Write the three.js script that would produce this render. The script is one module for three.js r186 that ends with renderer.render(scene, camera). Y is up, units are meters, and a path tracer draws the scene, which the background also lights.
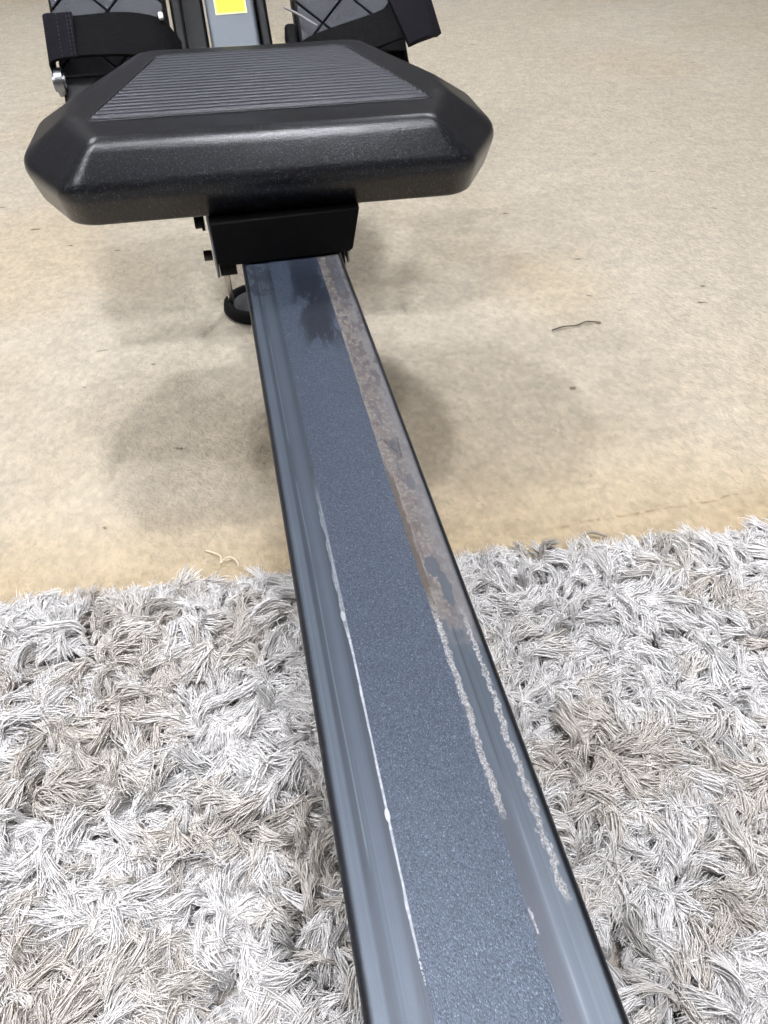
import * as THREE from 'three';
import { mergeGeometries } from 'three/addons/utils/BufferGeometryUtils.js';
import { RoundedBoxGeometry } from 'three/addons/geometries/RoundedBoxGeometry.js';

// ------------------------------------------------------------ camera, exposure
const scene = new THREE.Scene();
scene.background = new THREE.Color(0x000000);
const RAIL = 0.28;                                  // height of the rail's top face above the carpet
const camera = new THREE.PerspectiveCamera(70.01, 768 / 1024, 0.01, 30);
{
  const m = new THREE.Matrix4().makeBasis(
    new THREE.Vector3(0.977835, -0.02464055, 0.20792199),
    new THREE.Vector3(0.16434497, 0.70561308, -0.68927564),
    new THREE.Vector3(-0.12972834, 0.70816878, 0.69402272));
  camera.quaternion.setFromRotationMatrix(m);
  camera.position.set(-0.03159, RAIL + 0.22811, 0);
}
scene.add(camera);
const renderer = new THREE.WebGLRenderer({ antialias: true });
renderer.toneMapping = THREE.LinearToneMapping;
renderer.toneMappingExposure = 1.46;
renderer.shadowMap.enabled = true;
// the lamps on the ceiling: [x, z, candela, label]
const CEIL = 2.42;
const LAMPS = [
  [0.30, 0.44, 4.2, 'round white ceiling lamp above the near end of the rail'],
  [0.12, -0.20, 5.0, 'round white ceiling lamp above the middle of the rail'],
  [-0.80, -0.30, 4.6, 'round white ceiling lamp just left of the rowing machine'],
  [-1.60, -0.10, 5.0, 'round white ceiling lamp nearest the left wall'],
  [1.00, -2.30, 4.2, 'round white ceiling lamp in the far right part of the room'],
  [-1.20, -2.50, 3.8, 'round white ceiling lamp in the far left part of the room'],
];

// ------------------------------------------------------------ helpers
let seed = 20240611;
const rnd = () => { seed = (seed + 0x6d2b79f5) | 0; let t = Math.imul(seed ^ (seed >>> 15), 1 | seed); t = (t + Math.imul(t ^ (t >>> 7), 61 | t)) ^ t; return ((t ^ (t >>> 14)) >>> 0) / 4294967296; };
const rr = (a, b) => a + (b - a) * rnd();
const HASH = new Float32Array(65536); for (let i = 0; i < 65536; i++) HASH[i] = rnd();
const hsh = (i, j) => HASH[((i * 73 + (j & 255) * 256 + (j >> 8) * 131) & 65535)];
function vnoise(x, y) {                              // value noise, 0..1
  const i = Math.floor(x), j = Math.floor(y); let u = x - i, v = y - j; u = u * u * (3 - 2 * u); v = v * v * (3 - 2 * v);
  const a = hsh(i, j), b = hsh(i + 1, j), c = hsh(i, j + 1), d = hsh(i + 1, j + 1);
  return a + (b - a) * u + (c - a) * v + (a - b - c + d) * u * v;
}
function pnoise(x, y, px, py) {                      // value noise that repeats after px, py cells
  const i = Math.floor(x), j = Math.floor(y); let u = x - i, v = y - j; u = u * u * (3 - 2 * u); v = v * v * (3 - 2 * v);
  const I = ((i % px) + px) % px, J = ((j % py) + py) % py, I1 = (I + 1) % px, J1 = (J + 1) % py;
  const a = hsh(I, J), b = hsh(I1, J), c = hsh(I, J1), d = hsh(I1, J1);
  return a + (b - a) * u + (c - a) * v + (a - b - c + d) * u * v;
}
const fbm = (x, y, n = 4) => { let s = 0, a = 0.5, t = 0; for (let k = 0; k < n; k++) { s += a * vnoise(x + k * 17.3, y - k * 9.1); t += a; a *= 0.5; x *= 2.03; y *= 2.03; } return s / t; };
const clamp = (x, a = 0, b = 1) => Math.min(b, Math.max(a, x));
const sst = (a, b, x) => { const t = clamp((x - a) / (b - a)); return t * t * (3 - 2 * t); };
const mix = (a, b, t) => a + (b - a) * t;
const mix3 = (c, d, t) => { c[0] += (d[0] - c[0]) * t; c[1] += (d[1] - c[1]) * t; c[2] += (d[2] - c[2]) * t; };
function dataTex(w, h, fn, srgb, repeat) {           // fn(i, j, out[0..255]) fills one pixel
  const d = new Uint8Array(w * h * 4), o = [0, 0, 0];
  for (let j = 0; j < h; j++) for (let i = 0; i < w; i++) { fn(i, j, o); const k = (j * w + i) * 4; d[k] = clamp(o[0], 0, 255); d[k + 1] = clamp(o[1], 0, 255); d[k + 2] = clamp(o[2], 0, 255); d[k + 3] = 255; }
  const t = new THREE.DataTexture(d, w, h); t.magFilter = THREE.LinearFilter; t.minFilter = THREE.LinearMipmapLinearFilter; t.generateMipmaps = true;
  t.wrapS = t.wrapT = repeat ? THREE.RepeatWrapping : THREE.ClampToEdgeWrapping;
  if (srgb) t.colorSpace = THREE.SRGBColorSpace; t.needsUpdate = true; return t;
}
const used = {};
const numbered = n => { const k = used[n] = (used[n] ?? -1) + 1; return k ? `${n}_${String(k).padStart(3, '0')}` : n; };
const std = (o) => new THREE.MeshStandardMaterial(o);
const dull = (o) => new THREE.MeshPhysicalMaterial(o);     // blacks that hardly shine
const geoOf = g => Array.isArray(g) ? (g.length > 1 ? mergeGeometries(g.map(x => { const y = x.index ? x.toNonIndexed() : x; for (const k of Object.keys(y.attributes)) if (!['position', 'normal', 'uv'].includes(k)) y.deleteAttribute(k); return y; })) : g[0]) : g;
function obj(name, g, m, parent = scene, label) {
  const o = new THREE.Mesh(geoOf(g), m); o.name = parent === scene ? numbered(name) : name;
  o.castShadow = o.receiveShadow = true; parent.add(o); if (label) o.userData.label = label; return o;
}
function struct(name, g, m) { const o = obj(name, g, m); o.userData.kind = 'structure'; return o; }
function thing(name, label, category, pos = [0, 0, 0], turn = 0, group) {
  const o = new THREE.Group(); o.name = numbered(name); scene.add(o); o.position.set(...pos); o.rotation.y = turn;
  o.userData = { label, category }; if (group) o.userData.group = group; return o;
}
function box(w, h, d, x, y, z, r = 0.0015) { const g = new RoundedBoxGeometry(w, h, d, 3, Math.min(r, w / 2.01, h / 2.01, d / 2.01)); g.translate(x, y, z); return g; }
function cyl(r, l, axis, x, y, z, n = 28, r2 = r) { const g = new THREE.CylinderGeometry(r, r2, l, n); if (axis === 'x') g.rotateZ(Math.PI / 2); if (axis === 'z') g.rotateX(Math.PI / 2); g.translate(x, y, z); return g; }
function tube(pts, r, n = 24, s = 8) { return new THREE.TubeGeometry(new THREE.CatmullRomCurve3(pts.map(p => new THREE.Vector3(...p))), n, r, s, false); }
function grid(rows, closed) {                        // rows of equally many points -> a smooth skin with uv in metres (x, y+z)
  const n = rows[0].length, pos = [], uv = [], idx = [];
  for (const r of rows) for (const p of r) { pos.push(p[0], p[1], p[2]); uv.push(p[0], p[1] - p[2]); }
  const w = closed ? n : n - 1;
  for (let j = 0; j < rows.length - 1; j++) for (let i = 0; i < w; i++) { const a = j * n + i, b = j * n + (i + 1) % n, c = a + n, d = b + n; idx.push(a, b, c, b, d, c); }
  const g = new THREE.BufferGeometry(); g.setAttribute('position', new THREE.Float32BufferAttribute(pos, 3)); g.setAttribute('uv', new THREE.Float32BufferAttribute(uv, 2)); g.setIndex(idx); g.computeVertexNormals(); return g;
}
function roundPoly(v, K = 12, M = 6) {               // v: [x, z, radius] in order -> same number of points whatever the radii
  const out = [], n = v.length, cor = [];
  for (let i = 0; i < n; i++) {
    const p = v[i], a = v[(i + n - 1) % n], b = v[(i + 1) % n];
    let ax = a[0] - p[0], az = a[1] - p[1], bx = b[0] - p[0], bz = b[1] - p[1]; const la = Math.hypot(ax, az), lb = Math.hypot(bx, bz); ax /= la; az /= la; bx /= lb; bz /= lb;
    const half = Math.acos(clamp(ax * bx + az * bz, -1, 1)) / 2, t = Math.min(p[2] / Math.tan(half), la * 0.49, lb * 0.49), c = [];
    for (let k = 0; k <= K; k++) { const u = k / K, x0 = p[0] + ax * t, z0 = p[1] + az * t, x1 = p[0] + bx * t, z1 = p[1] + bz * t; // rational quadratic = true arc
      const w = Math.sin(half), A = (1 - u) * (1 - u), B = 2 * u * (1 - u) * w, C = u * u, s = A + B + C; c.push([(A * x0 + B * p[0] + C * x1) / s, (A * z0 + B * p[1] + C * z1) / s]); }
    cor.push(c);
  }
  for (let i = 0; i < n; i++) { const c = cor[i], d = cor[(i + 1) % n]; out.push(...c); const e = c[K], f = d[0]; for (let k = 1; k < M; k++) out.push([mix(e[0], f[0], k / M), mix(e[1], f[1], k / M)]); }
  return out;
}
function loft(levels, K = 5) {                       // levels: {y, pts, r}: skin through them, each level's bend rounded over r
  const L = levels.map(l => l.pts.map(p => [p[0], l.y, p[1]])), rows = [L[0]];
  for (let i = 1; i < L.length - 1; i++) {
    const r = levels[i].r;
    for (let k = 0; k <= K; k++) { const u = k / K; rows.push(L[i].map((p, j) => {
      const a = L[i - 1][j], b = L[i + 1][j], la = Math.hypot(a[0] - p[0], a[1] - p[1], a[2] - p[2]) || 1e-6, lb = Math.hypot(b[0] - p[0], b[1] - p[1], b[2] - p[2]) || 1e-6;
      const fa = Math.min(r / la, 0.49), fb = Math.min(r / lb, 0.49), q = [];
      for (let c = 0; c < 3; c++) { const s = p[c] + (a[c] - p[c]) * fa, e = p[c] + (b[c] - p[c]) * fb; q.push((1 - u) * (1 - u) * s + 2 * u * (1 - u) * p[c] + u * u * e); }
      return q; })); }
  }
  rows.push(L[L.length - 1]);
  const cap = r => { let x = 0, y = 0, z = 0; for (const p of r) { x += p[0]; y += p[1]; z += p[2]; } const n = r.length; return r.map(() => [x / n, y / n, z / n]); };
  rows.unshift(cap(rows[0])); rows.push(cap(rows[rows.length - 1]));
  return grid(rows, true);
}
function band(a, b, th) {                            // a solid strip between two edge lines a[i], b[i], th thick
  const n = a.length, A = a.map(p => new THREE.Vector3(...p)), B = b.map(p => new THREE.Vector3(...p)), rows = [[], [], [], [], []];
  for (let i = 0; i < n; i++) {
    const t = A[Math.min(i + 1, n - 1)].clone().sub(A[Math.max(i - 1, 0)]), w = B[i].clone().sub(A[i]), nn = t.cross(w).normalize().multiplyScalar(th / 2);
    [[A[i], 1], [B[i], 1], [B[i], -1], [A[i], -1], [A[i], 1]].forEach(([p, s], k) => { const q = p.clone().addScaledVector(nn, s); rows[k].push([q.x, q.y, q.z]); });
  }
  const parts = []; for (let k = 0; k < 4; k++) parts.push(grid([rows[k], rows[k + 1]], false));
  for (const i of [0, n - 1]) parts.push(grid([[rows[0][i], rows[1][i]], [rows[3][i], rows[2][i]]], false));
  return geoOf(parts);
}
function smooth(pts, n) { const c = new THREE.CatmullRomCurve3(pts.map(p => new THREE.Vector3(...p))); return c.getPoints(n).map(p => [p.x, p.y, p.z]); }

// ------------------------------------------------------------ the room
const X0 = -2.4, X1 = 2.6, Z0 = -4.0, Z1 = 2.4;
const SPECKS = [[-0.36, -1.273, 0.011, 0.1, 0.0035], [-0.298, -1.196, 0.005, 0.4, 0.002], [-0.165, -0.822, 0.004, 0, 0.002], [0.3186, -0.649, 0.005, 0.6, 0.004], [0.585, -0.831, 0.005, 0.2, 0.003], [0.399, -1.129, 0.006, 0.1, 0.002], [0.4065, -0.776, 0.005, -0.5, 0.0035], [0.56, -0.79, 0.008, 0.2, 0.0025], [0.45, -0.95, 0.006, 0.1, 0.002]];
for (let k = 0; k < 90; k++) SPECKS.push([rr(-0.9, 1.7), rr(-2.6, -0.45), rr(0.002, 0.008), rr(-0.6, 0.6), rr(0.001, 0.0022)]);
const carpetColor = dataTex(2048, 2048, (i, j, o) => {
  const x = -1.3 + i / 2048 * 3.2, z = -3.6 + j / 2048 * 3.6;       // metres on the floor
  let c = [220, 210, 191];
  mix3(c, [214, 194, 160], 0.4 * sst(0.42, 0.75, fbm(x * 3.1 + 5, z * 3.3, 4)) );
  mix3(c, [226, 218, 202], 0.5 * sst(0.5, 0.8, fbm(x * 1.7 + 31, z * 2.1 + 7, 3)));
  const e = z - (-0.4095 + 0.1 * x);                                 // tan soil along the rug's edge
  mix3(c, [190, 162, 120], 0.62 * sst(-0.13 - 0.07 * fbm(x * 7, 3.3, 3), 0.0, e) * (0.55 + 0.6 * fbm(x * 9, z * 14, 3)));
  mix3(c, [206, 184, 148], 0.5 * sst(-0.5, -0.1, e) * fbm(x * 5 + 9, z * 6, 3));
  
  const g = fbm(x * 190, z * 150, 2) - 0.5, g2 = fbm(x * 42, z * 60 + 8, 3) - 0.5; const k = 1 + 0.16 * g + 0.10 * g2;
for (const [sx, sz, l, a, w] of SPECKS) { const dx = x - sx, dz = z - sz; if (Math.abs(dx) > 0.03 || Math.abs(dz) > 0.03) continue; const u = dx * Math.cos(a) + dz * Math.sin(a), v = -dx * Math.sin(a) + dz * Math.cos(a), d = Math.hypot(u / l, v / w) + 0.8 * (fbm(x * 260, z * 260, 2) - 0.5); mix3(c, [112, 92, 70], 0.75 * sst(1.1, 0.5, d)); }   // lint and dirt specks
  if (x > 0.2 && x < 0.47 && z < -0.42 && z > -0.46) { const zc = -0.441 + 0.009 * (fbm(x * 45, 5.5, 4) - 0.5); mix3(c, [138, 112, 80], 0.6 * sst(0.0026, 0.0004, Math.abs(z - zc) + 0.0016 * vnoise(x * 300, z * 300)) * (0.3 + 0.7 * sst(0.3, 0.6, vnoise(x * 90, 3))) * sst(0.2, 0.24, x) * sst(0.47, 0.42, x)); }   // a worn line near the rug
  o[0] = c[0] * k * 0.885; o[1] = c[1] * k * 0.88; o[2] = c[2] * k * 0.872;
}, true, true);
carpetColor.repeat.set(1 / 3.2, 1 / 3.6); carpetColor.offset.set(1.3 / 3.2, 1.0);
const carpetBump = dataTex(1024, 1024, (i, j, o) => {
  const u = i / 1024, v = j / 1024; const a = pnoise(u * 300, v * 260, 300, 260), b = pnoise(u * 150, v * 110, 150, 110), c = pnoise(u * 40, v * 46, 40, 46), d = pnoise(u * 12, v * 16, 12, 16);
  o[0] = o[1] = o[2] = 255 * (0.34 * a + 0.3 * b + 0.22 * c + 0.14 * d);
}, false, true);
carpetBump.repeat.set(1 / 0.6, 1 / 0.6);
const carpetM = std({ color: 0xffffff, map: carpetColor, bumpMap: carpetBump, bumpScale: 0.0032, roughness: 1 });
{
  // carpet skin with a little unevenness, on a solid slab
  const nx = 220, nz = 220, rows = [];
  const gx = t => mix(X0 - 0.1, X1 + 0.1, t), gz = t => mix(Z0 - 0.1, Z1 + 0.1, t);
  for (let j = 0; j <= nz; j++) { const r = []; for (let i = 0; i <= nx; i++) { const x = gx(i / nx), z = gz(j / nz); r.push([x, -0.002 * fbm(x * 6, z * 7, 3), z]); } rows.push(r); }
  const g = grid(rows.reverse(), false); const p = g.attributes.position, uv = g.attributes.uv; for (let i = 0; i < p.count; i++) uv.setXY(i, p.getX(i), p.getZ(i));
  const slab = box(X1 - X0 + 0.2, 0.1, Z1 - Z0 + 0.2, (X0 + X1) / 2, -0.054, (Z0 + Z1) / 2);
  struct('floor', [g, slab], carpetM);
}
const plasterBump = dataTex(256, 256, (i, j, o) => { o[0] = o[1] = o[2] = 255 * (0.6 * pnoise(i / 4, j / 4, 64, 64) + 0.4 * pnoise(i / 16, j / 16, 16, 16)); }, false, true);
const wallM = std({ color: 0x5f5a54, roughness: 0.95, bumpMap: plasterBump, bumpScale: 0.0005 });
const ceilM = std({ color: 0xcfcfcd, roughness: 0.95, bumpMap: plasterBump, bumpScale: 0.0004 });
const trimM = std({ color: 0xeeeeea, roughness: 0.5 });
struct('ceiling', box(X1 - X0 + 0.2, 0.1, Z1 - Z0 + 0.2, (X0 + X1) / 2, CEIL + 0.05, (Z0 + Z1) / 2), ceilM);
struct('wall_left', box(0.1, CEIL + 0.1, Z1 - Z0 + 0.2, X0 - 0.05, CEIL / 2 - 0.02, (Z0 + Z1) / 2), wallM);
struct('wall_right', box(0.1, CEIL + 0.1, Z1 - Z0 + 0.2, X1 + 0.05, CEIL / 2 - 0.02, (Z0 + Z1) / 2), wallM);
struct('wall_back', box(X1 - X0, CEIL + 0.1, 0.1, (X0 + X1) / 2, CEIL / 2 - 0.02, Z0 - 0.05), wallM);
struct('wall_front', box(X1 - X0, CEIL + 0.1, 0.1, (X0 + X1) / 2, CEIL / 2 - 0.02, Z1 + 0.05), wallM);
struct('baseboard_left', box(0.016, 0.09, Z1 - Z0, X0 + 0.008, 0.045, (Z0 + Z1) / 2, 0.004), trimM);
struct('baseboard_right', box(0.016, 0.09, Z1 - Z0, X1 - 0.008, 0.045, (Z0 + Z1) / 2, 0.004), trimM);
struct('baseboard_back', box(X1 - X0 - 0.032, 0.09, 0.016, (X0 + X1) / 2, 0.045, Z0 + 0.008, 0.004), trimM);
struct('baseboard_front', box(X1 - X0 - 0.032, 0.09, 0.016, (X0 + X1) / 2, 0.045, Z1 - 0.008, 0.004), trimM);

// ------------------------------------------------------------ ceiling lamps
{
  const white = std({ color: 0xf2f2f0, roughness: 0.4 });
  const glow = std({ color: 0xffffff, emissive: 0xf4f7ff, emissiveIntensity: 1.6, roughness: 0.5 });
  for (const [x, z, cd, label] of LAMPS) {
    const t = thing('ceiling_lamp', label, 'ceiling lamp', [x, CEIL, z]);
    const ring = new THREE.LatheGeometry([[0.001, 0], [0.16, 0], [0.165, -0.006], [0.165, -0.03], [0.158, -0.036], [0.148, -0.03], [0.148, -0.02], [0.001, -0.02]].map(p => new THREE.Vector2(...p)), 48);
    obj('housing', ring, white, t);
    const dome = new THREE.LatheGeometry(Array.from({ length: 13 }, (_, k) => { const a = k / 12 * Math.PI / 2; return new THREE.Vector2(Math.max(0.0005, 0.147 * Math.cos(a)), -0.028 - 0.035 * Math.sin(a)); }).concat([new THREE.Vector2(0.0005, -0.0625)]), 48);
    obj('diffuser', dome, glow, t);
    const l = new THREE.PointLight(0xf6f8ff, cd, 0, 2); l.position.set(0, -0.075, 0); l.castShadow = true; l.shadow.radius = 4; l.shadow.mapSize.set(1024, 1024); t.add(l);
  }
}

// ------------------------------------------------------------ materials of the machine
const pebble = dataTex(512, 512, (i, j, o) => { const u = i / 512, v = j / 512; o[0] = o[1] = o[2] = 255 * clamp(0.75 * pnoise(u * 150, v * 150, 150, 150) + 0.45 * pnoise(u * 75, v * 75, 75, 75) - 0.1); }, false, true);
pebble.repeat.set(1 / 0.06, 1 / 0.06);
const seatGrain = dataTex(512, 512, (i, j, o) => { const u = i / 512, v = j / 512, n = pnoise(u * 190, v * 190, 190, 190) * 0.6 + hsh(i >> 1, (j >> 1) + 77) * 0.4, k = 22 + 66 * sst(0.5, 0.92, n); o[0] = k * 0.9; o[1] = k * 0.96; o[2] = k * 1.12; }, true, true);
seatGrain.repeat.set(1 / 0.12, 1 / 0.12);
const seatM = dull({ color: 0xd0d0d0, map: seatGrain, specularIntensity: 0.85, roughness: 0.28, bumpMap: pebble, bumpScale: 0.00007 });
const ribM = dull({ color: 0x11131f, specularIntensity: 0.7, roughness: 0.38, bumpMap: pebble, bumpScale: 0.00012 });
const blackM = dull({ color: 0x050506, roughness: 0.7, specularIntensity: 0.3 });
const satinM = dull({ color: 0x08090b, roughness: 0.5, specularIntensity: 0.4 });
const rubberM = dull({ color: 0x0a0a0b, roughness: 0.75, specularIntensity: 0.4 });
const chromeM = std({ color: 0xb9b6ae, roughness: 0.28, metalness: 1 });
const steelM = std({ color: 0x8d8f92, roughness: 0.35, metalness: 1 });
const greyM = std({ color: 0x5b636b, roughness: 0.5, metalness: 0.1 });
const weave = dataTex(256, 256, (i, j, o) => { const k = (Math.sin(i / 256 * Math.PI * 64) * Math.sin(j / 256 * Math.PI * 64)) * 0.5 + 0.5; o[0] = o[1] = o[2] = 255 * (0.6 * k + 0.4 * pnoise(i / 8, j / 8, 32, 32)); }, false, true);
weave.repeat.set(1 / 0.06, 1 / 0.06);
const webM = dull({ color: 0x0a0a0c, specularIntensity: 0.3, roughness: 0.9, bumpMap: weave, bumpScale: 0.0006 });
const webM2 = dull({ color: 0x141319, specularIntensity: 0.3, roughness: 0.9, bumpMap: weave, bumpScale: 0.0006 });

// ------------------------------------------------------------ the rail's paint, worn along both wheel tracks
const ZA = -520, ZL = 560;                            // mm along the rail that the worn paint covers (z = -0.52 .. 0.04)
const railPix = { };
function railPaint(i, j, o) {                         // -> colour o, plus roughness and height in railPix
  const x = -32.5 + (i + 0.5) / 512 * 65, z = ZA + (j + 0.5) / 2048 * ZL;
  const n1 = fbm(x * 0.9, z * 0.9, 3), n2 = fbm(x * 0.35 + 40, z * 0.22, 4), nz = fbm(z * 0.11, x * 0.9 + 71, 3), fine = vnoise(x * 3.1, z * 3.1);
  let c, ro = 0.5, hh = 0.5, me = 0;
  const spk = 0.5 + 0.75 * (0.45 * vnoise(x * 3.4 + 3, z * 3.2) + 0.55 * hsh(i >> 1, j) - 0.5);
  const wob = 0.35 * (fbm(z * 0.06, 2.2, 3) - 0.5);
  const lb = -16 + wob, rb = 16.9 + wob + 0.5 * (fbm(z * 0.16, 9.2, 3) - 0.5);
  if (x > lb && x < rb) {                             // powder-coated middle
    c = [74, 86, 104]; const s = (spk - 0.5); c[0] += 98 * s; c[1] += 104 * s; c[2] += 112 * s; if (spk > 0.74) mix3(c, [168, 178, 190], 0.5);
    ro = 0.47; hh = 0.5 + 0.35 * s;
    const bx = x - mix(8, 4, sst(-455, -360, z)), q = sst(17, 5, Math.abs(bx + (z + 400) * -0.04)) * sst(-350, -375, z) * sst(-512, -440, z);    // greasy blot near the seat
    const bl = sst(0.42, 0.52, (0.6 * fbm(x * 0.13 + z * 0.05 + 3, z * 0.035 + 11, 4) + 0.4 * fbm(x * 0.4, z * 0.12, 3)) + 0.3 * (q - 0.55)) * q; mix3(c, [38, 42, 56], 0.75 * bl); ro -= 0.1 * bl;
  } else if (x <= lb) {                               // left wheel track, burnished in streaks
    const st = fbm(x * 1.3 + 0.02 * Math.sin(z * 0.02), z * 0.006, 3), ln = vnoise(x * 4.5, z * 0.004 + 5);
c = [68, 78, 92]; mix3(c, [128, 141, 157], 0.6 * sst(-31.6, -30.6, x) * sst(-26.8, -28.4, x) * (0.4 + 0.8 * st));
    mix3(c, [116, 129, 145], 0.55 * sst(-24.8, -23.4, x) * sst(-18.2, -20, x) * (0.4 + 0.8 * st));
    mix3(c, [56, 64, 78], 0.7 * sst(1.0, 0.3, Math.abs(x + 26.4)) * (0.3 + 0.7 * vnoise(z * 0.05, 4))); mix3(c, [138, 150, 163], 0.5 * sst(0.5, 0.1, Math.abs(x + 25.2 - 0.4 * vnoise(z * 0.02, 1))) * sst(0.3, 0.6, vnoise(z * 0.03, 8)));
    mix3(c, [66, 74, 88], 0.6 * sst(-18.4, -17.4, x) * sst(-260, -120, z));
    mix3(c, [52, 59, 70], 0.35 * (ln - 0.3)); ro = 0.36 + 0.16 * st + 0.05 * fine; hh = 0.44 + 0.06 * st;
    if (z < -430 && n2 > 0.52) mix3(c, [48, 54, 66], 0.6);
  } else {                                            // right wheel track
    const st = fbm(x * 1.1 + 7, z * 0.008, 3);
    c = [74, 84, 97]; mix3(c, [104, 115, 128], 0.7 * st); ro = 0.42; hh = 0.44;
    const clean = sst(-170, -150, z + 22 * (n2 - 0.5) - 1.0 * (x - 22));          // worn through to the brown primer up to here
    const w = 1 - clean;
    const br = [128, 121, 119]; mix3(br, [152, 145, 141], sst(0.45, 0.75, n1)); mix3(br, [94, 88, 87], 0.5 * sst(0.5, 0.68, n2)); mix3(br, [134, 134, 140], 0.6 * sst(23, 29, x));
    if (x < 19.4 + 1.2 * (n2 - 0.5)) mix3(br, [98, 87, 78], 0.8 * sst(-262, -240, z)); 
    const blu = sst(-395, -430, z) * sst(21.5, 23, x) * sst(29.5, 28, x); mix3(br, [88, 96, 108], 0.8 * blu * (0.4 + st));
    const flk = sst(0.56, 0.66, fbm(x * 0.5 + 60, z * 0.2 + 4, 3)) * sst(-300, -330, z); mix3(br, [92, 88, 92], 0.7 * flk);
    if (w > 0) { mix3(c, br, w); ro = mix(ro, 0.62, w); hh = mix(hh, 0.34 + 0.14 * n1, w); }
    const ed = Math.abs(x - (rb + 0.7 + 1.8 * sst(-262, -240, z)) ) ; const pale = sst(0.9, 0.25, ed + 1.6 * (n1 - 0.5)) * sst(-100, -190, z) * sst(0.35, 0.55, nz); mix3(c, [164, 156, 152], 0.55 * pale * w);
    const chip = (cx, cz, rx, rz, k) => { const d = Math.hypot((x - cx) / rx, (z - cz) / rz) + 0.9 * (n2 - 0.5) + 0.5 * (n1 - 0.5); if (d < 1) { mix3(c, [84, 92, 104], 0.85 * w * k); hh += 0.06; ro = 0.42; } };
    chip(23.2, -189, 2.8, 6, 1); chip(25.6, -176, 2.0, 10, 1); chip(26, -240, 2, 6, 0.7); chip(23, -250, 1, 9, 0.6); chip(24, -267, 2.6, 6, 0.6); chip(22, -295, 1, 10, 0.6);
    const dk = Math.min(Math.abs((x - 20.3) - (z + 272) * 0.45), Math.abs((x - 26.4) + 0.06 * (z + 262))); if (z > -273 && z < -258) { const inV = (x - 20.3) > (z + 272) * 0.45 && x < 26.4 ? 0.35 * fbm(x * 0.8, z * 0.5, 2) : 0; mix3(c, [58, 58, 64], Math.max(inV, 0.6 * sst(0.6, 0.1, dk + 0.5 * (n1 - 0.4)))); };
    mix3(c, [66, 70, 82], 0.75 * sst(22.6, 20.8, x) * sst(-112, -72, z));
    const l23 = Math.abs(x - 22.9 + 0.25 * (vnoise(z * 0.03, 3) - 0.5)); if (clean > 0.3) { mix3(c, [52, 58, 70], 0.65 * sst(0.45, 0.1, l23) * clean * sst(-90, -108, z)); mix3(c, [138, 148, 158], 0.5 * sst(0.6, 0.1, l23) * sst(-100, -78, z) * (0.4 + vnoise(z * 0.08, 2))); }
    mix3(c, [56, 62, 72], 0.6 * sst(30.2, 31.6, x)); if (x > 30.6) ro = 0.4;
    // bare, chalky metal along both edges of the track
    const j1 = 2.6 * (n1 - 0.5) + 2.6 * (fbm(z * 0.2, 31, 3) - 0.5) + 1.6 * (vnoise(x * 1.6, z * 0.7 + 5) - 0.5), in1 = sst(-180, -160, z + 10 * (n2 - .5)) * sst(-82, -88, z + 6 * (n1 - 0.5));
    const w1 = sst(1.35, 0.85, Math.abs(x - 18.3 + 0.0 * z + j1 * 0.5)) * in1 * sst(0.28, 0.42, n1 + 0.2);
    const j2 = 2.8 * (fbm(z * 0.17, 47, 3) - 0.5) + 1.8 * (vnoise(x * 1.5 + 9, z * 0.6) - 0.5), in2 = sst(-172, -150, z) * sst(-56, -60, z);
    const w2 = sst(mix(1.0, 1.6, sst(-160, -90, z)), 0.6, Math.abs(x - 28.7 + j2 * 0.7 + 0.9 * (n1 - 0.5))) * in2 * sst(0.25, 0.4, n1 + 0.12);
    const w3 = sst(0.55, 0.3, Math.abs(x - 17.5 - (z + 55) * 0.05) + 0.8 * (n1 - 0.5)) * sst(-59, -57.5, z) * sst(-51, -52, z);
    const ww = Math.max(w1, w2, w3); if (ww > 0) { const m = 0.74 + 0.6 * (fine - 0.5) + 0.25 * (n1 - 0.5); mix3(c, [205 * m + 26, 203 * m + 26, 204 * m + 27], 0.92 * ww); ro = mix(ro, 0.7, ww); hh = mix(hh, 0.25 + 0.3 * fine, ww); }
  }
  // the bright line where the left track has cut through the coat
  if (z > -262 && z < -46) {
    const k = sst(-262, -225, z), thin = sst(-172, -160, z), s = fbm(z * 0.12, 13, 3) - 0.5;
    const d = x - (lb - 0.15), wl = mix(1.3 + 1.8 * s, 0.42 + 0.7 * s, thin) * sst(-46, -52, z), g = sst(-wl - 0.35, -wl, d) * sst(0.35, 0.05, d);
    const br = mix(sst(0.2, 0.8, vnoise(x * 5, z * 0.12)) * 0.3 + 0.22 + 0.16 * nz + 0.12 * sst(-215, -180, z), 0.92, thin); mix3(c, [226, 228, 232], g * k * br * (0.75 + 0.5 * (n1 - 0.2)) * (z > -53 ? (fine > 0.5 ? 1 : 0) : 1)); if (g > 0.3) { ro = 0.6; }
    const blob = Math.hypot((x + 16.5) / 0.8, (z + 93) / 2.2); if (blob < 1) mix3(c, [226, 228, 232], 0.9);
    const blob2 = Math.hypot((x + 17) / 0.9, (z + 172) / 2.5); if (blob2 < 1) mix3(c, [210, 213, 218], 0.8);
  }
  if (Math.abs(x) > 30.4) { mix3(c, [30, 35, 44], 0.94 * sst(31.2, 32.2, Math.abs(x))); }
  o[0] = c[0]; o[1] = c[1]; o[2] = c[2]; railPix.r = ro; railPix.h = hh;
}
const railRough = new Uint8Array(512 * 2048), railHeight = new Uint8Array(512 * 2048);
const railColor = dataTex(512, 2048, (i, j, o) => { railPaint(i, j, o); railRough[j * 512 + i] = 255 * clamp(railPix.r); railHeight[j * 512 + i] = 255 * clamp(railPix.h); }, true);
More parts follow.
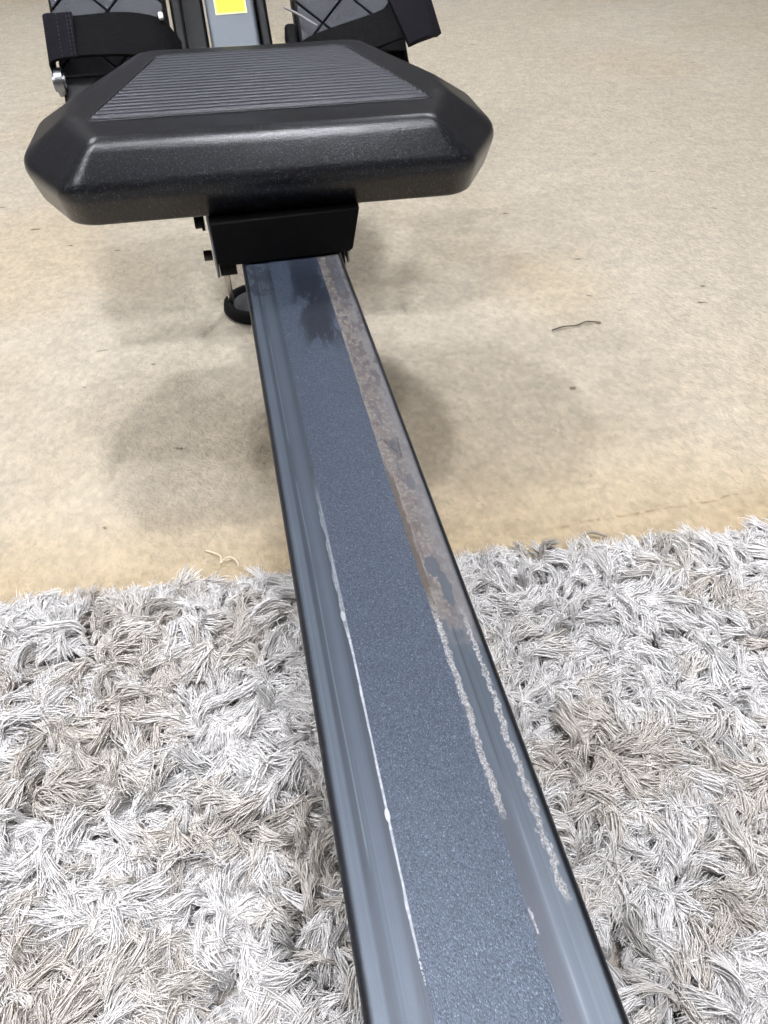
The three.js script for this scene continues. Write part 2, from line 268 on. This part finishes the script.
const railR = dataTex(512, 2048, (i, j, o) => { o[0] = o[2] = 0; o[1] = railRough[j * 512 + i]; }, false);
const railH = dataTex(512, 2048, (i, j, o) => { o[0] = o[1] = o[2] = railHeight[j * 512 + i]; }, false);
const railM = std({ color: new THREE.Color(0.56, 0.56, 0.55), map: railColor, roughnessMap: railR, roughness: 1, bumpMap: railH, bumpScale: 0.0004, metalness: 0.35 });

// ------------------------------------------------------------ the rowing machine
const machine = thing('rowing_machine', 'black and grey rowing machine with a padded ribbed seat on a scuffed slate metal rail', 'rowing machine');
const SX = -0.004;                                   // the seat and its carriage sit this far off the rail's middle
{
  // rail: hollow-looking box beam with rolled top edges
  const w = 0.0339, hgt = 0.044, r = 0.0030, za = -0.9, zb = 0.42, prof = [];
  for (let k = 0; k <= 6; k++) { const a = k / 6 * Math.PI / 2; prof.push([-w + r - r * Math.cos(a), -r + r * Math.sin(a)]); }
  for (const x of [-0.022, -0.0166, -0.016, 0.0165, 0.0171, 0.022]) prof.push([x, Math.abs(x) > 0.0163 ? -0.0004 : 0]);
  for (let k = 0; k <= 6; k++) { const a = Math.PI / 2 - k / 6 * Math.PI / 2; prof.push([w - r + r * Math.cos(a), -r + r * Math.sin(a)]); }
  prof.push([w, -hgt + r]); for (let k = 1; k <= 4; k++) { const a = k / 4 * Math.PI / 2; prof.push([w - r + r * Math.cos(a), -hgt + r - r * Math.sin(a)]); }
  for (let k = 0; k <= 4; k++) { const a = Math.PI / 2 - k / 4 * Math.PI / 2; prof.push([-w + r - r * Math.cos(a), -hgt + r - r * Math.sin(a)]); }
  prof.push(prof[0]);
  const N = 24, rows = []; for (let j = 0; j <= N; j++) { const z = mix(za, zb, j / N); rows.push(prof.map(p => [p[0], RAIL + p[1], z])); }
  const g = grid(rows, false), p = g.attributes.position, uv = g.attributes.uv;
  for (let i = 0; i < p.count; i++) uv.setXY(i, clamp((p.getX(i) * 1000 + 32.5) / 65, 0.001, 0.999), (p.getZ(i) * 1000 - ZA) / ZL);
  const rail = obj('rail', g, railM, machine, 'slate painted metal rail, scuffed to bare metal along its right side');
  for (const z of [za - 0.001, zb + 0.002]) obj('end_cap', box(0.064, 0.043, 0.006, 0, RAIL - 0.022, z, 0.002), satinM, rail);
}
{
  // seat: moulded black pad
  const zf = -0.472;
  const lv = (y, hf, hm, hb, f, m, m2, b, rf, rm, rb, r) => ({ y: RAIL + y, r, pts: roundPoly([[SX - hf, f, rf], [SX - hm, m, rm], [SX - hm + 0.001, m2, rm], [SX - hb, b, rb], [SX + hb, b, rb], [SX + hm - 0.001, m2, rm], [SX + hm, m, rm], [SX + hf, f, rf]]) });
  const g = loft([
    lv(0.032, 0.100, 0.135, 0.080, zf - 0.035, -0.545, -0.595, -0.680, 0.02, 0.02, 0.02, 0),
    lv(0.0285, 0.127, 0.157, 0.092, zf - 0.013, -0.540, -0.616, -0.700, 0.022, 0.05, 0.03, 0.004),
    lv(0.054, 0.127, 0.164, 0.101, zf + 0.003, -0.536, -0.622, -0.712, 0.022, 0.06, 0.03, 0.008),
    lv(0.080, 0.105, 0.124, 0.088, zf - 0.014, -0.540, -0.580, -0.693, 0.005, 0.03, 0.015, 0.009),
    lv(0.0795, 0.085, 0.095, 0.07, zf - 0.045, -0.555, -0.580, -0.672, 0.006, 0.02, 0.012, 0.004),
  ]);
  const pose = q => { q.translate(-SX, -RAIL - 0.05, 0.58); q.rotateZ(-0.014); q.rotateY(-0.028); q.translate(SX + 0.002, RAIL + 0.05, -0.58); return q; };   // the pad sits a touch askew on its carriage
  const seat = obj('seat', pose(g), seatM, machine, 'black moulded seat with pebbled grain');
  // ribbed grip panel on its top
  const NR = 20, zF = -0.524, zB = -0.666, rows = [];
  for (let k = 0; k < NR; k++) for (let s = 0; s < 8; s++) {
    const u = s / 8, t = (k + u) / NR, z = mix(zF, zB, t), hw = mix(0.108, 0.071, t), y = RAIL + 0.0788 + 0.0028 * Math.sin(Math.PI * u);
    rows.push([[SX - hw - 0.002, RAIL + 0.079, z], [SX - hw, y, z], [SX - hw * 0.5, y, z], [SX, y, z], [SX + hw * 0.5, y, z], [SX + hw, y, z], [SX + hw + 0.002, RAIL + 0.079, z]]);
  }
  obj('ribbed_panel', pose(grid(rows, false)), ribM, seat, 'panel of fine parallel ribs');
  // raised rim round the panel
  const rim = roundPoly([[SX - 0.112, zF + 0.004, 0.004], [SX - 0.0735, zB - 0.004, 0.006], [SX + 0.0735, zB - 0.004, 0.006], [SX + 0.112, zF + 0.004, 0.004]], 4, 4).map(p => new THREE.Vector3(p[0], RAIL + 0.0796, p[1]));
  obj('panel_rim', pose(new THREE.TubeGeometry(new THREE.CatmullRomCurve3(rim, true), 120, 0.0009, 6, true)), seatM, seat);
}
{
  // carriage under the seat: black saddle plate over the rail, side flanges, bolts and rollers
  const y = v => RAIL + v;
  const sh = new THREE.Shape(); const hw = 0.0465;
  [[-0.0445, 0.029], [0.0505, 0.029], [0.0450, 0.0035], [0.043, 0.002], [-0.0430, 0.002], [-0.0445, 0.0035]].forEach((p, i) => i ? sh.lineTo(...p) : sh.moveTo(...p));
  const g = new THREE.ExtrudeGeometry(sh, { depth: 0.19, bevelEnabled: true, bevelSize: 0.001, bevelThickness: 0.001, bevelSegments: 2 }); g.translate(SX, RAIL, -0.664);
  const car = obj('carriage', g, blackM, machine);
  for (const s of [-1, 1]) {
    obj('flange', box(0.004, s < 0 ? 0.026 : 0.05, 0.155, SX + s * 0.0425, y(s < 0 ? 0.0 : -0.012), -0.582, 0.001), blackM, car);
    obj('side_bracket', box(0.002, 0.05, 0.15, SX + s * 0.0478, y(0.000), -0.585, 0.0008), steelM, car);
    for (const z of [-0.535, -0.645]) obj('roller', cyl(0.0125, 0.012, 'x', SX + s * 0.0405, y(-0.022), z), rubberM, car);
    for (const z of [-0.512, -0.645]) obj('bolt', [cyl(0.0040, 0.006, 'x', SX + s * 0.054, y(0.016), z, 6), cyl(0.0058, 0.002, 'x', SX + s * 0.0515, y(0.016), z, 20)], s < 0 ? satinM : steelM, car);
    for (const z of s < 0 ? [-0.525, -0.645] : [-0.645]) obj('bolt', cyl(0.0036, 0.006, 'x', SX + s * 0.053, y(-0.014), z, 6), std({ color: 0x2a1210, roughness: 0.5 }), car);
  }
}
{
  // main post: rises forward at 45 degrees from the rail's far end
  const inc = new THREE.Group(); inc.name = 'post'; machine.add(inc); inc.position.set(-0.0035, RAIL, -0.85); inc.rotation.x = Math.PI / 4 - Math.PI / 2; // local y runs up the slope... see below
  inc.rotation.x = -Math.PI / 4;
  // in local space: +y up-forward along the post, +z out of its upper face
  obj('beam', box(0.0495, 0.56, 0.044, 0, 0.21, -0.022, 0.004), greyM, inc, 'grey painted inclined beam');
  const st = obj('sticker', box(0.0325, 0.06, 0.0006, 0.0005, 0.115, 0.0003, 0.0003), std({ color: 0xefe9a2, roughness: 0.45 }), inc, 'yellow warning sticker with a pale border');
  obj('sticker_print', box(0.0285, 0.056, 0.0003, 0.0005, 0.115, 0.0007, 0.0001), std({ color: 0xf3e21c, roughness: 0.5 }), inc, 'bright yellow field of the sticker');
  obj('cover', box(0.058, 0.02, 0.052, 0, 0.49, -0.022, 0.006), satinM, inc);
  // dark brackets that carry the foot plates, on either side of the beam
  const b = obj('foot_bracket', [box(0.030, 0.13, 0.05, -0.042, 0.085, -0.045, 0.004), box(0.012, 0.16, 0.022, -0.0545, 0.10, -0.012, 0.004)], satinM, inc, 'black bracket left of the beam');
  obj('foot_bracket', [box(0.012, 0.16, 0.03, 0.0325, 0.10, -0.024, 0.004)], satinM, inc, 'black bracket right of the beam');
}
{
  // axle across the machine with chrome ends, carrying the two foot plates
  const y = RAIL + 0.012, z = -0.868;
  const ax = obj('axle', cyl(0.009, 0.33, 'x', -0.008, y, z), satinM, machine);
  for (const s of [-1]) obj('axle_cap', [cyl(0.0125, 0.007, 'x', s * 0.1785, y + 0.014, z + 0.016, 32), cyl(0.008, 0.012, 'x', s * 0.179, y + 0.014, z + 0.016, 24)], steelM, ax, 'steel cap');
}
const plateM = std({ color: 0x1d202a, roughness: 0.55, bumpMap: pebble, bumpScale: 0.0002 });
function footPlate(cx, side) {
  // local: +y up the slope, +z out of the tread
  const t = new THREE.Group(); t.name = 'foot_plate'; machine.add(t); t.position.set(cx, RAIL, -0.82); t.rotation.x = -Math.PI / 4;
  obj('plate', box(0.112, 0.27, 0.024, 0, 0.095, -0.017, 0.006), satinM, t);
  // raised diamond pads with grooves between
  const hd = 0.0285, gap = 0.0022, x0 = -0.052, x1 = 0.052, y0 = 0.045, y1 = 0.225;
  for (let a = -3; a <= 4; a++) for (let b = -1; b < 10; b++) {
    const px = a * hd, py = 0.02 + b * hd; if ((a + b) & 1) continue;
    let poly = [[px, py - hd + gap], [px + hd - gap, py], [px, py + hd - gap], [px - hd + gap, py]];
    const clip = (f, P) => { const o = []; for (let i = 0; i < P.length; i++) { const p = P[i], q = P[(i + 1) % P.length], u = f(p), v = f(q); if (u >= 0) o.push(p); if (u * v < 0) { const k = u / (u - v); o.push([mix(p[0], q[0], k), mix(p[1], q[1], k)]); } } return o; };
    for (const f of [p => p[0] - x0, p => x1 - p[0], p => p[1] - y0, p => y1 - p[1]]) poly = clip(f, poly);
    if (poly.length < 3) continue; let ar = 0; poly.forEach((p, i) => { const q = poly[(i + 1) % poly.length]; ar += p[0] * q[1] - q[0] * p[1]; }); if (Math.abs(ar) < 2e-4) continue;
    const s = new THREE.Shape(poly.map(p => new THREE.Vector2(...p)));
    const g = new THREE.ExtrudeGeometry(s, { depth: 0.003, bevelEnabled: true, bevelSize: 0.0008, bevelThickness: 0.0008, bevelSegments: 1 }); g.translate(0, 0, -0.0055);
    obj('tread_pad', g, plateM, t);
  }
  return t;
}
{
  const L = footPlate(-0.123, -1), R = footPlate(0.115, 1);
  // left strap: a wide band bowed over the plate, its sewn end folded back on the left
  const cap = (pts, n = 24) => smooth(pts, n);
  obj('strap', band(cap([[-0.060, 0.100, -0.01], [-0.057, 0.098, 0.004], [-0.03, 0.095, 0.008], [0.02, 0.094, 0.009], [0.05, 0.086, 0.007], [0.064, 0.076, -0.012]]), cap([[-0.060, 0.052, -0.01], [-0.057, 0.052, 0.010], [-0.03, 0.050, 0.018], [0.02, 0.046, 0.019], [0.05, 0.042, 0.012], [0.064, 0.04, -0.012]]), 0.003), webM, L, 'black woven strap');
  obj('strap_end', band(cap([[-0.0615, 0.101, -0.004], [-0.0585, 0.100, 0.007], [-0.046, 0.098, 0.010], [-0.032, 0.097, 0.0118]]), cap([[-0.0615, 0.05, -0.004], [-0.0585, 0.05, 0.013], [-0.046, 0.05, 0.0175], [-0.032, 0.049, 0.020]]), 0.002), webM2, L, 'sewn end of the strap');
  const sew = []; for (let k = 0; k < 14; k++) for (const x of [-0.046, -0.0365, -0.0335]) sew.push(box(0.0007, 0.0022, 0.0008, x, 0.052 + k * 0.0041, mix(0.0195, 0.0162, k / 13) + (x > -0.04 ? 0.0015 : -0.0005), 0.0003));
  obj('stitching', sew, std({ color: 0x2f2d38, roughness: 0.9 }), L);
  obj('strap_pin', box(0.005, 0.007, 0.004, 0.0505, 0.087, 0.012, 0.0015), std({ color: 0xe8e8ea, roughness: 0.4 }), L, 'small white pin');
  // right strap: lies slanted, its loose end standing out to the right
  obj('strap', band(cap([[-0.058, 0.056, -0.01], [-0.05, 0.058, 0.003], [-0.02, 0.064, 0.009], [0.02, 0.072, 0.012], [0.045, 0.079, 0.013], [0.062, 0.084, 0.006]]), cap([[-0.058, 0.012, -0.01], [-0.05, 0.014, 0.010], [-0.02, 0.024, 0.018], [0.02, 0.034, 0.020], [0.045, 0.042, 0.018], [0.062, 0.05, 0.008]]), 0.003), webM, R, 'black woven strap');
  obj('strap_end', band(cap([[0.036, 0.092, 0.016], [0.055, 0.099, 0.016], [0.072, 0.104, 0.012], [0.082, 0.100, 0.004]]), cap([[0.050, 0.032, 0.022], [0.062, 0.036, 0.022], [0.078, 0.043, 0.016], [0.088, 0.050, 0.006]]), 0.006), webM2, R, 'loose folded end of the strap');
  obj('cord', tube([[-0.066, 0.092, 0.004], [-0.055, 0.083, 0.007], [-0.045, 0.073, 0.010], [-0.037, 0.064, 0.014]], 0.0011), std({ color: 0x8c8a88, roughness: 0.6 }), R, 'thin grey cord');
  obj('hinge_block', box(0.012, 0.03, 0.024, -0.062, 0.066, -0.014, 0.004), blackM, R);
}
{
  // front leg: two flat bars down to a round rubber foot on the carpet
  const cx = -0.024, cz = -0.925;
  const leg = new THREE.Group(); leg.name = 'support_leg'; machine.add(leg); leg.position.set(cx, 0, cz);
  obj('leg_bar', [box(0.008, RAIL - 0.012, 0.006, -0.034, (RAIL - 0.012) / 2 + 0.012, -0.004, 0.002)], chromeM, leg, 'flat bright steel bar');
  obj('leg_bar', [box(0.008, RAIL - 0.012, 0.012, -0.008, (RAIL - 0.012) / 2 + 0.012, -0.01, 0.002)], satinM, leg, 'flat black bar');
  const ring = new THREE.LatheGeometry([[0.031, 0.0], [0.044, 0.0], [0.0465, 0.004], [0.045, 0.012], [0.041, 0.016], [0.036, 0.015], [0.032, 0.010], [0.031, 0]].map(p => new THREE.Vector2(...p)), 48);
  obj('rubber_ring', ring, rubberM, leg);
  obj('foot_disc', cyl(0.033, 0.008, 'y', 0, 0.006, 0, 48), std({ color: 0x55575a, roughness: 0.6 }), leg, 'grey disc inside the rubber ring');
  obj('collar', box(0.06, 0.02, 0.03, -0.016, RAIL - 0.054, -0.004, 0.003), satinM, leg);
  // rear foot at the near end, standing on the rug
  const rear = new THREE.Group(); rear.name = 'rear_foot'; machine.add(rear); rear.position.set(0, 0.022, 0.37);
  obj('upright', box(0.05, 0.18, 0.04, 0, 0.127, 0, 0.004), satinM, rear);
  obj('crossbar', cyl(0.021, 0.42, 'x', 0, 0.03, 0), satinM, rear);
  for (const s of [-1, 1]) obj('end_sleeve', cyl(0.025, 0.05, 'x', s * 0.2, 0.03, 0), rubberM, rear);
}

// ------------------------------------------------------------ the shaggy rug
{
  const W = 1.7, D = 1.15, ang = -Math.atan(0.1), ex = 0.05, ez = -0.4095 + 0.1 * ex + 0.004;
  const rug = thing('shag_rug', 'thick pale grey shaggy rug lying on the beige carpet under the rail', 'rug', [ex - Math.sin(ang) * -D / 2 * -1, 0.0005, ez + Math.cos(ang) * D / 2], ang);
  rug.position.x = ex + Math.sin(ang) * D / 2;
  const sh = new THREE.Shape(); const q = 0.02; sh.moveTo(-W / 2 + q, -D / 2); sh.lineTo(W / 2 - q, -D / 2); sh.quadraticCurveTo(W / 2, -D / 2, W / 2, -D / 2 + q); sh.lineTo(W / 2, D / 2 - q); sh.quadraticCurveTo(W / 2, D / 2, W / 2 - q, D / 2); sh.lineTo(-W / 2 + q, D / 2); sh.quadraticCurveTo(-W / 2, D / 2, -W / 2, D / 2 - q); sh.lineTo(-W / 2, -D / 2 + q); sh.quadraticCurveTo(-W / 2, -D / 2, -W / 2 + q, -D / 2);
  const bg = new THREE.ExtrudeGeometry(sh, { depth: 0.006, bevelEnabled: false }); bg.rotateX(-Math.PI / 2);
  obj('rug_backing', bg, std({ color: 0xb5aca2, roughness: 1, bumpMap: weave, bumpScale: 0.001 }), rug, 'woven backing');
  // tufts: each a fan of thin threads that rise, bend over and lie down
  const thread = (out, P, r) => {                    // a three-sided tapering tube along P
    const n = P.length, base = out.pos.length / 3;
    for (let i = 0; i < n; i++) {
      const a = P[Math.max(0, i - 1)], b = P[Math.min(n - 1, i + 1)], T = new THREE.Vector3(b[0] - a[0], b[1] - a[1], b[2] - a[2]).normalize();
      const S = new THREE.Vector3(0, 1, 0.01).cross(T).normalize(), U = T.clone().cross(S), k = r * (i === n - 1 ? 0.3 : 1);
      for (let s = 0; s < 3; s++) { const an = s / 3 * Math.PI * 2 + Math.PI / 2, nx = S.x * Math.cos(an) + U.x * Math.sin(an), ny = S.y * Math.cos(an) + U.y * Math.sin(an), nz = S.z * Math.cos(an) + U.z * Math.sin(an); out.pos.push(P[i][0] + nx * k, P[i][1] + ny * k, P[i][2] + nz * k); out.nor.push(nx, ny, nz); out.col.push(...out.c); }
    }
    for (let i = 0; i < n - 1; i++) for (let s = 0; s < 3; s++) { const a = base + i * 3 + s, b = base + i * 3 + (s + 1) % 3; out.idx.push(a, b, a + 3, b, b + 3, a + 3); }
  };
  const variants = [];
  for (let v = 0; v < 12; v++) {
    const out = { pos: [], nor: [], col: [], idx: [], c: [1, 1, 1] }, len = rr(0.022, 0.036), curl = rr(-0.9, 0.9), splay = rr(0.002, 0.007), rise = rr(0.007, 0.014), NT = 30;
    for (let t = 0; t < NT; t++) {
      const a = rr(0, 6.28), rad = Math.sqrt(rnd()) * 0.0022, oy = Math.cos(a) * rad, oz = Math.sin(a) * rad, sp = (rnd() + rnd() - 1) * splay, l = len * rr(0.72, 1.05), up = rise * rr(0.75, 1.25), wv = rr(0.0006, 0.0022), ph = rr(0, 6.28), cc = curl + rr(-0.25, 0.25), P = [];
      const g = rr(0.9, 1.0); out.c = [g, g * rr(0.99, 1), g * rr(0.98, 1)];
      const N = 7;
      for (let i = 0; i <= N; i++) { const s = i / N, run = l * (s - 0.12 * Math.sin(Math.PI * s)), h = up * Math.sin(Math.min(1, s * 1.9) * Math.PI / 2) * (1 - 0.55 * s * s) + oy * (1 - s * 0.3), th = cc * s;
        P.push([run * Math.cos(th) - oz * 0.3, Math.max(-0.004, h + wv * Math.sin(ph + s * 5)), run * Math.sin(th) + oz + sp * s * s + wv * Math.cos(ph + s * 7)]); }
      thread(out, P, rr(0.00034, 0.00052));
    }
    const g = new THREE.BufferGeometry(); g.setAttribute('position', new THREE.Float32BufferAttribute(out.pos, 3)); g.setAttribute('normal', new THREE.Float32BufferAttribute(out.nor, 3)); g.setAttribute('color', new THREE.Float32BufferAttribute(out.col, 3)); g.setIndex(out.idx); variants.push(g);
  }
  const pileM = std({ color: 0xffffff, vertexColors: true, roughness: 0.95 });
  const per = variants.map(() => []), step = 0.0060, m = new THREE.Matrix4(), e = new THREE.Euler(), qn = new THREE.Quaternion();
  for (let z = -D / 2; z < D / 2; z += step) for (let x = -W / 2; x < W / 2; x += step) {
    const px = clamp(x + rr(-0.5, 0.5) * step, -W / 2 + 0.001, W / 2 - 0.001), pz = clamp(z + rr(-0.5, 0.5) * step, -D / 2 + 0.001, D / 2 - 0.001);
    let an = 7 * fbm(px * 22, pz * 22 + 4, 2) * 2 + 2 * (vnoise(px * 80, pz * 80) - 0.5) * 2 + rr(-0.6, 0.6);
    const ed = pz + D / 2; if (ed < 0.03 && rnd() < 0.75) an = Math.PI / 2 + rr(-0.8, 0.8);                 // outermost rows fall over the edge
    const lump = fbm(px * 38, pz * 38 + 9, 2);
    const y = 0.005 + 0.016 * rnd() * (ed < 0.02 ? 0.5 : 1) * (0.5 + lump), s = rr(0.8, 1.2);
    e.set(rr(-0.25, 0.25), an, ed < 0.03 ? rr(-0.35, 0.12) : rr(-0.12, 0.3), 'YXZ'); qn.setFromEuler(e);
    m.compose(new THREE.Vector3(px, y, pz), qn, new THREE.Vector3(s, s * rr(0.8, 1.3), s * rr(0.8, 1.2)));
    const tone = rnd() < 0.07 ? rr(0.55, 0.75) : rr(0.87, 0.96), dirt = sst(0.5, 0.75, fbm(px * 24 + 50, pz * 24, 3));
    per[Math.floor(rnd() * 12)].push([m.clone(), new THREE.Color().setRGB(tone, tone * mix(0.985, 0.94, dirt), tone * mix(0.975, 0.87, dirt)).multiplyScalar(1 - 0.2 * dirt)]);
  }
  per.forEach((list, v) => {
    const im = new THREE.InstancedMesh(variants[v], pileM, list.length); list.forEach(([mm, c], i) => { im.setMatrixAt(i, mm); im.setColorAt(i, c); });
    im.name = 'pile'; im.userData.kind = 'stuff'; im.castShadow = im.receiveShadow = true; rug.add(im);
  });
}

// ------------------------------------------------------------ loose threads on the carpet
{
  const y = 0.002;
  const th = (name, pts, r, col, label) => { const o = obj(name, tube(pts, r, 40, 6), std({ color: col, roughness: 0.9 })); o.userData = { label, category: 'thread' }; return o; };
  th('loose_thread', [[0.340, y, -0.769], [0.358, y + 0.001, -0.772], [0.374, y, -0.772], [0.390, y + 0.001, -0.776], [0.4035, y, -0.7735]], 0.0009, 0x5a5148, 'short dark straight thread lying alone on the carpet right of the rail');
  th('loose_thread', [[-0.112, y, -0.485], [-0.104, y + 0.002, -0.478], [-0.098, y + 0.003, -0.471], [-0.0985, y + 0.003, -0.462], [-0.096, y + 0.003, -0.467], [-0.090, y + 0.003, -0.469], [-0.084, y + 0.003, -0.462], [-0.083, y + 0.002, -0.455]], 0.0007, 0xe9dcc4, 'pale curly thread at the rug edge left of the rail');
  th('loose_thread', [[0.226, y, -0.408], [0.234, y + 0.004, -0.418], [0.243, y + 0.005, -0.420], [0.256, y + 0.003, -0.414]], 0.0013, 0xa09689, 'greyish curved tuft of yarn beyond the rug edge right of the rail');
}

for (const o of [scene]) o.updateMatrixWorld(true);
renderer.render(scene, camera);
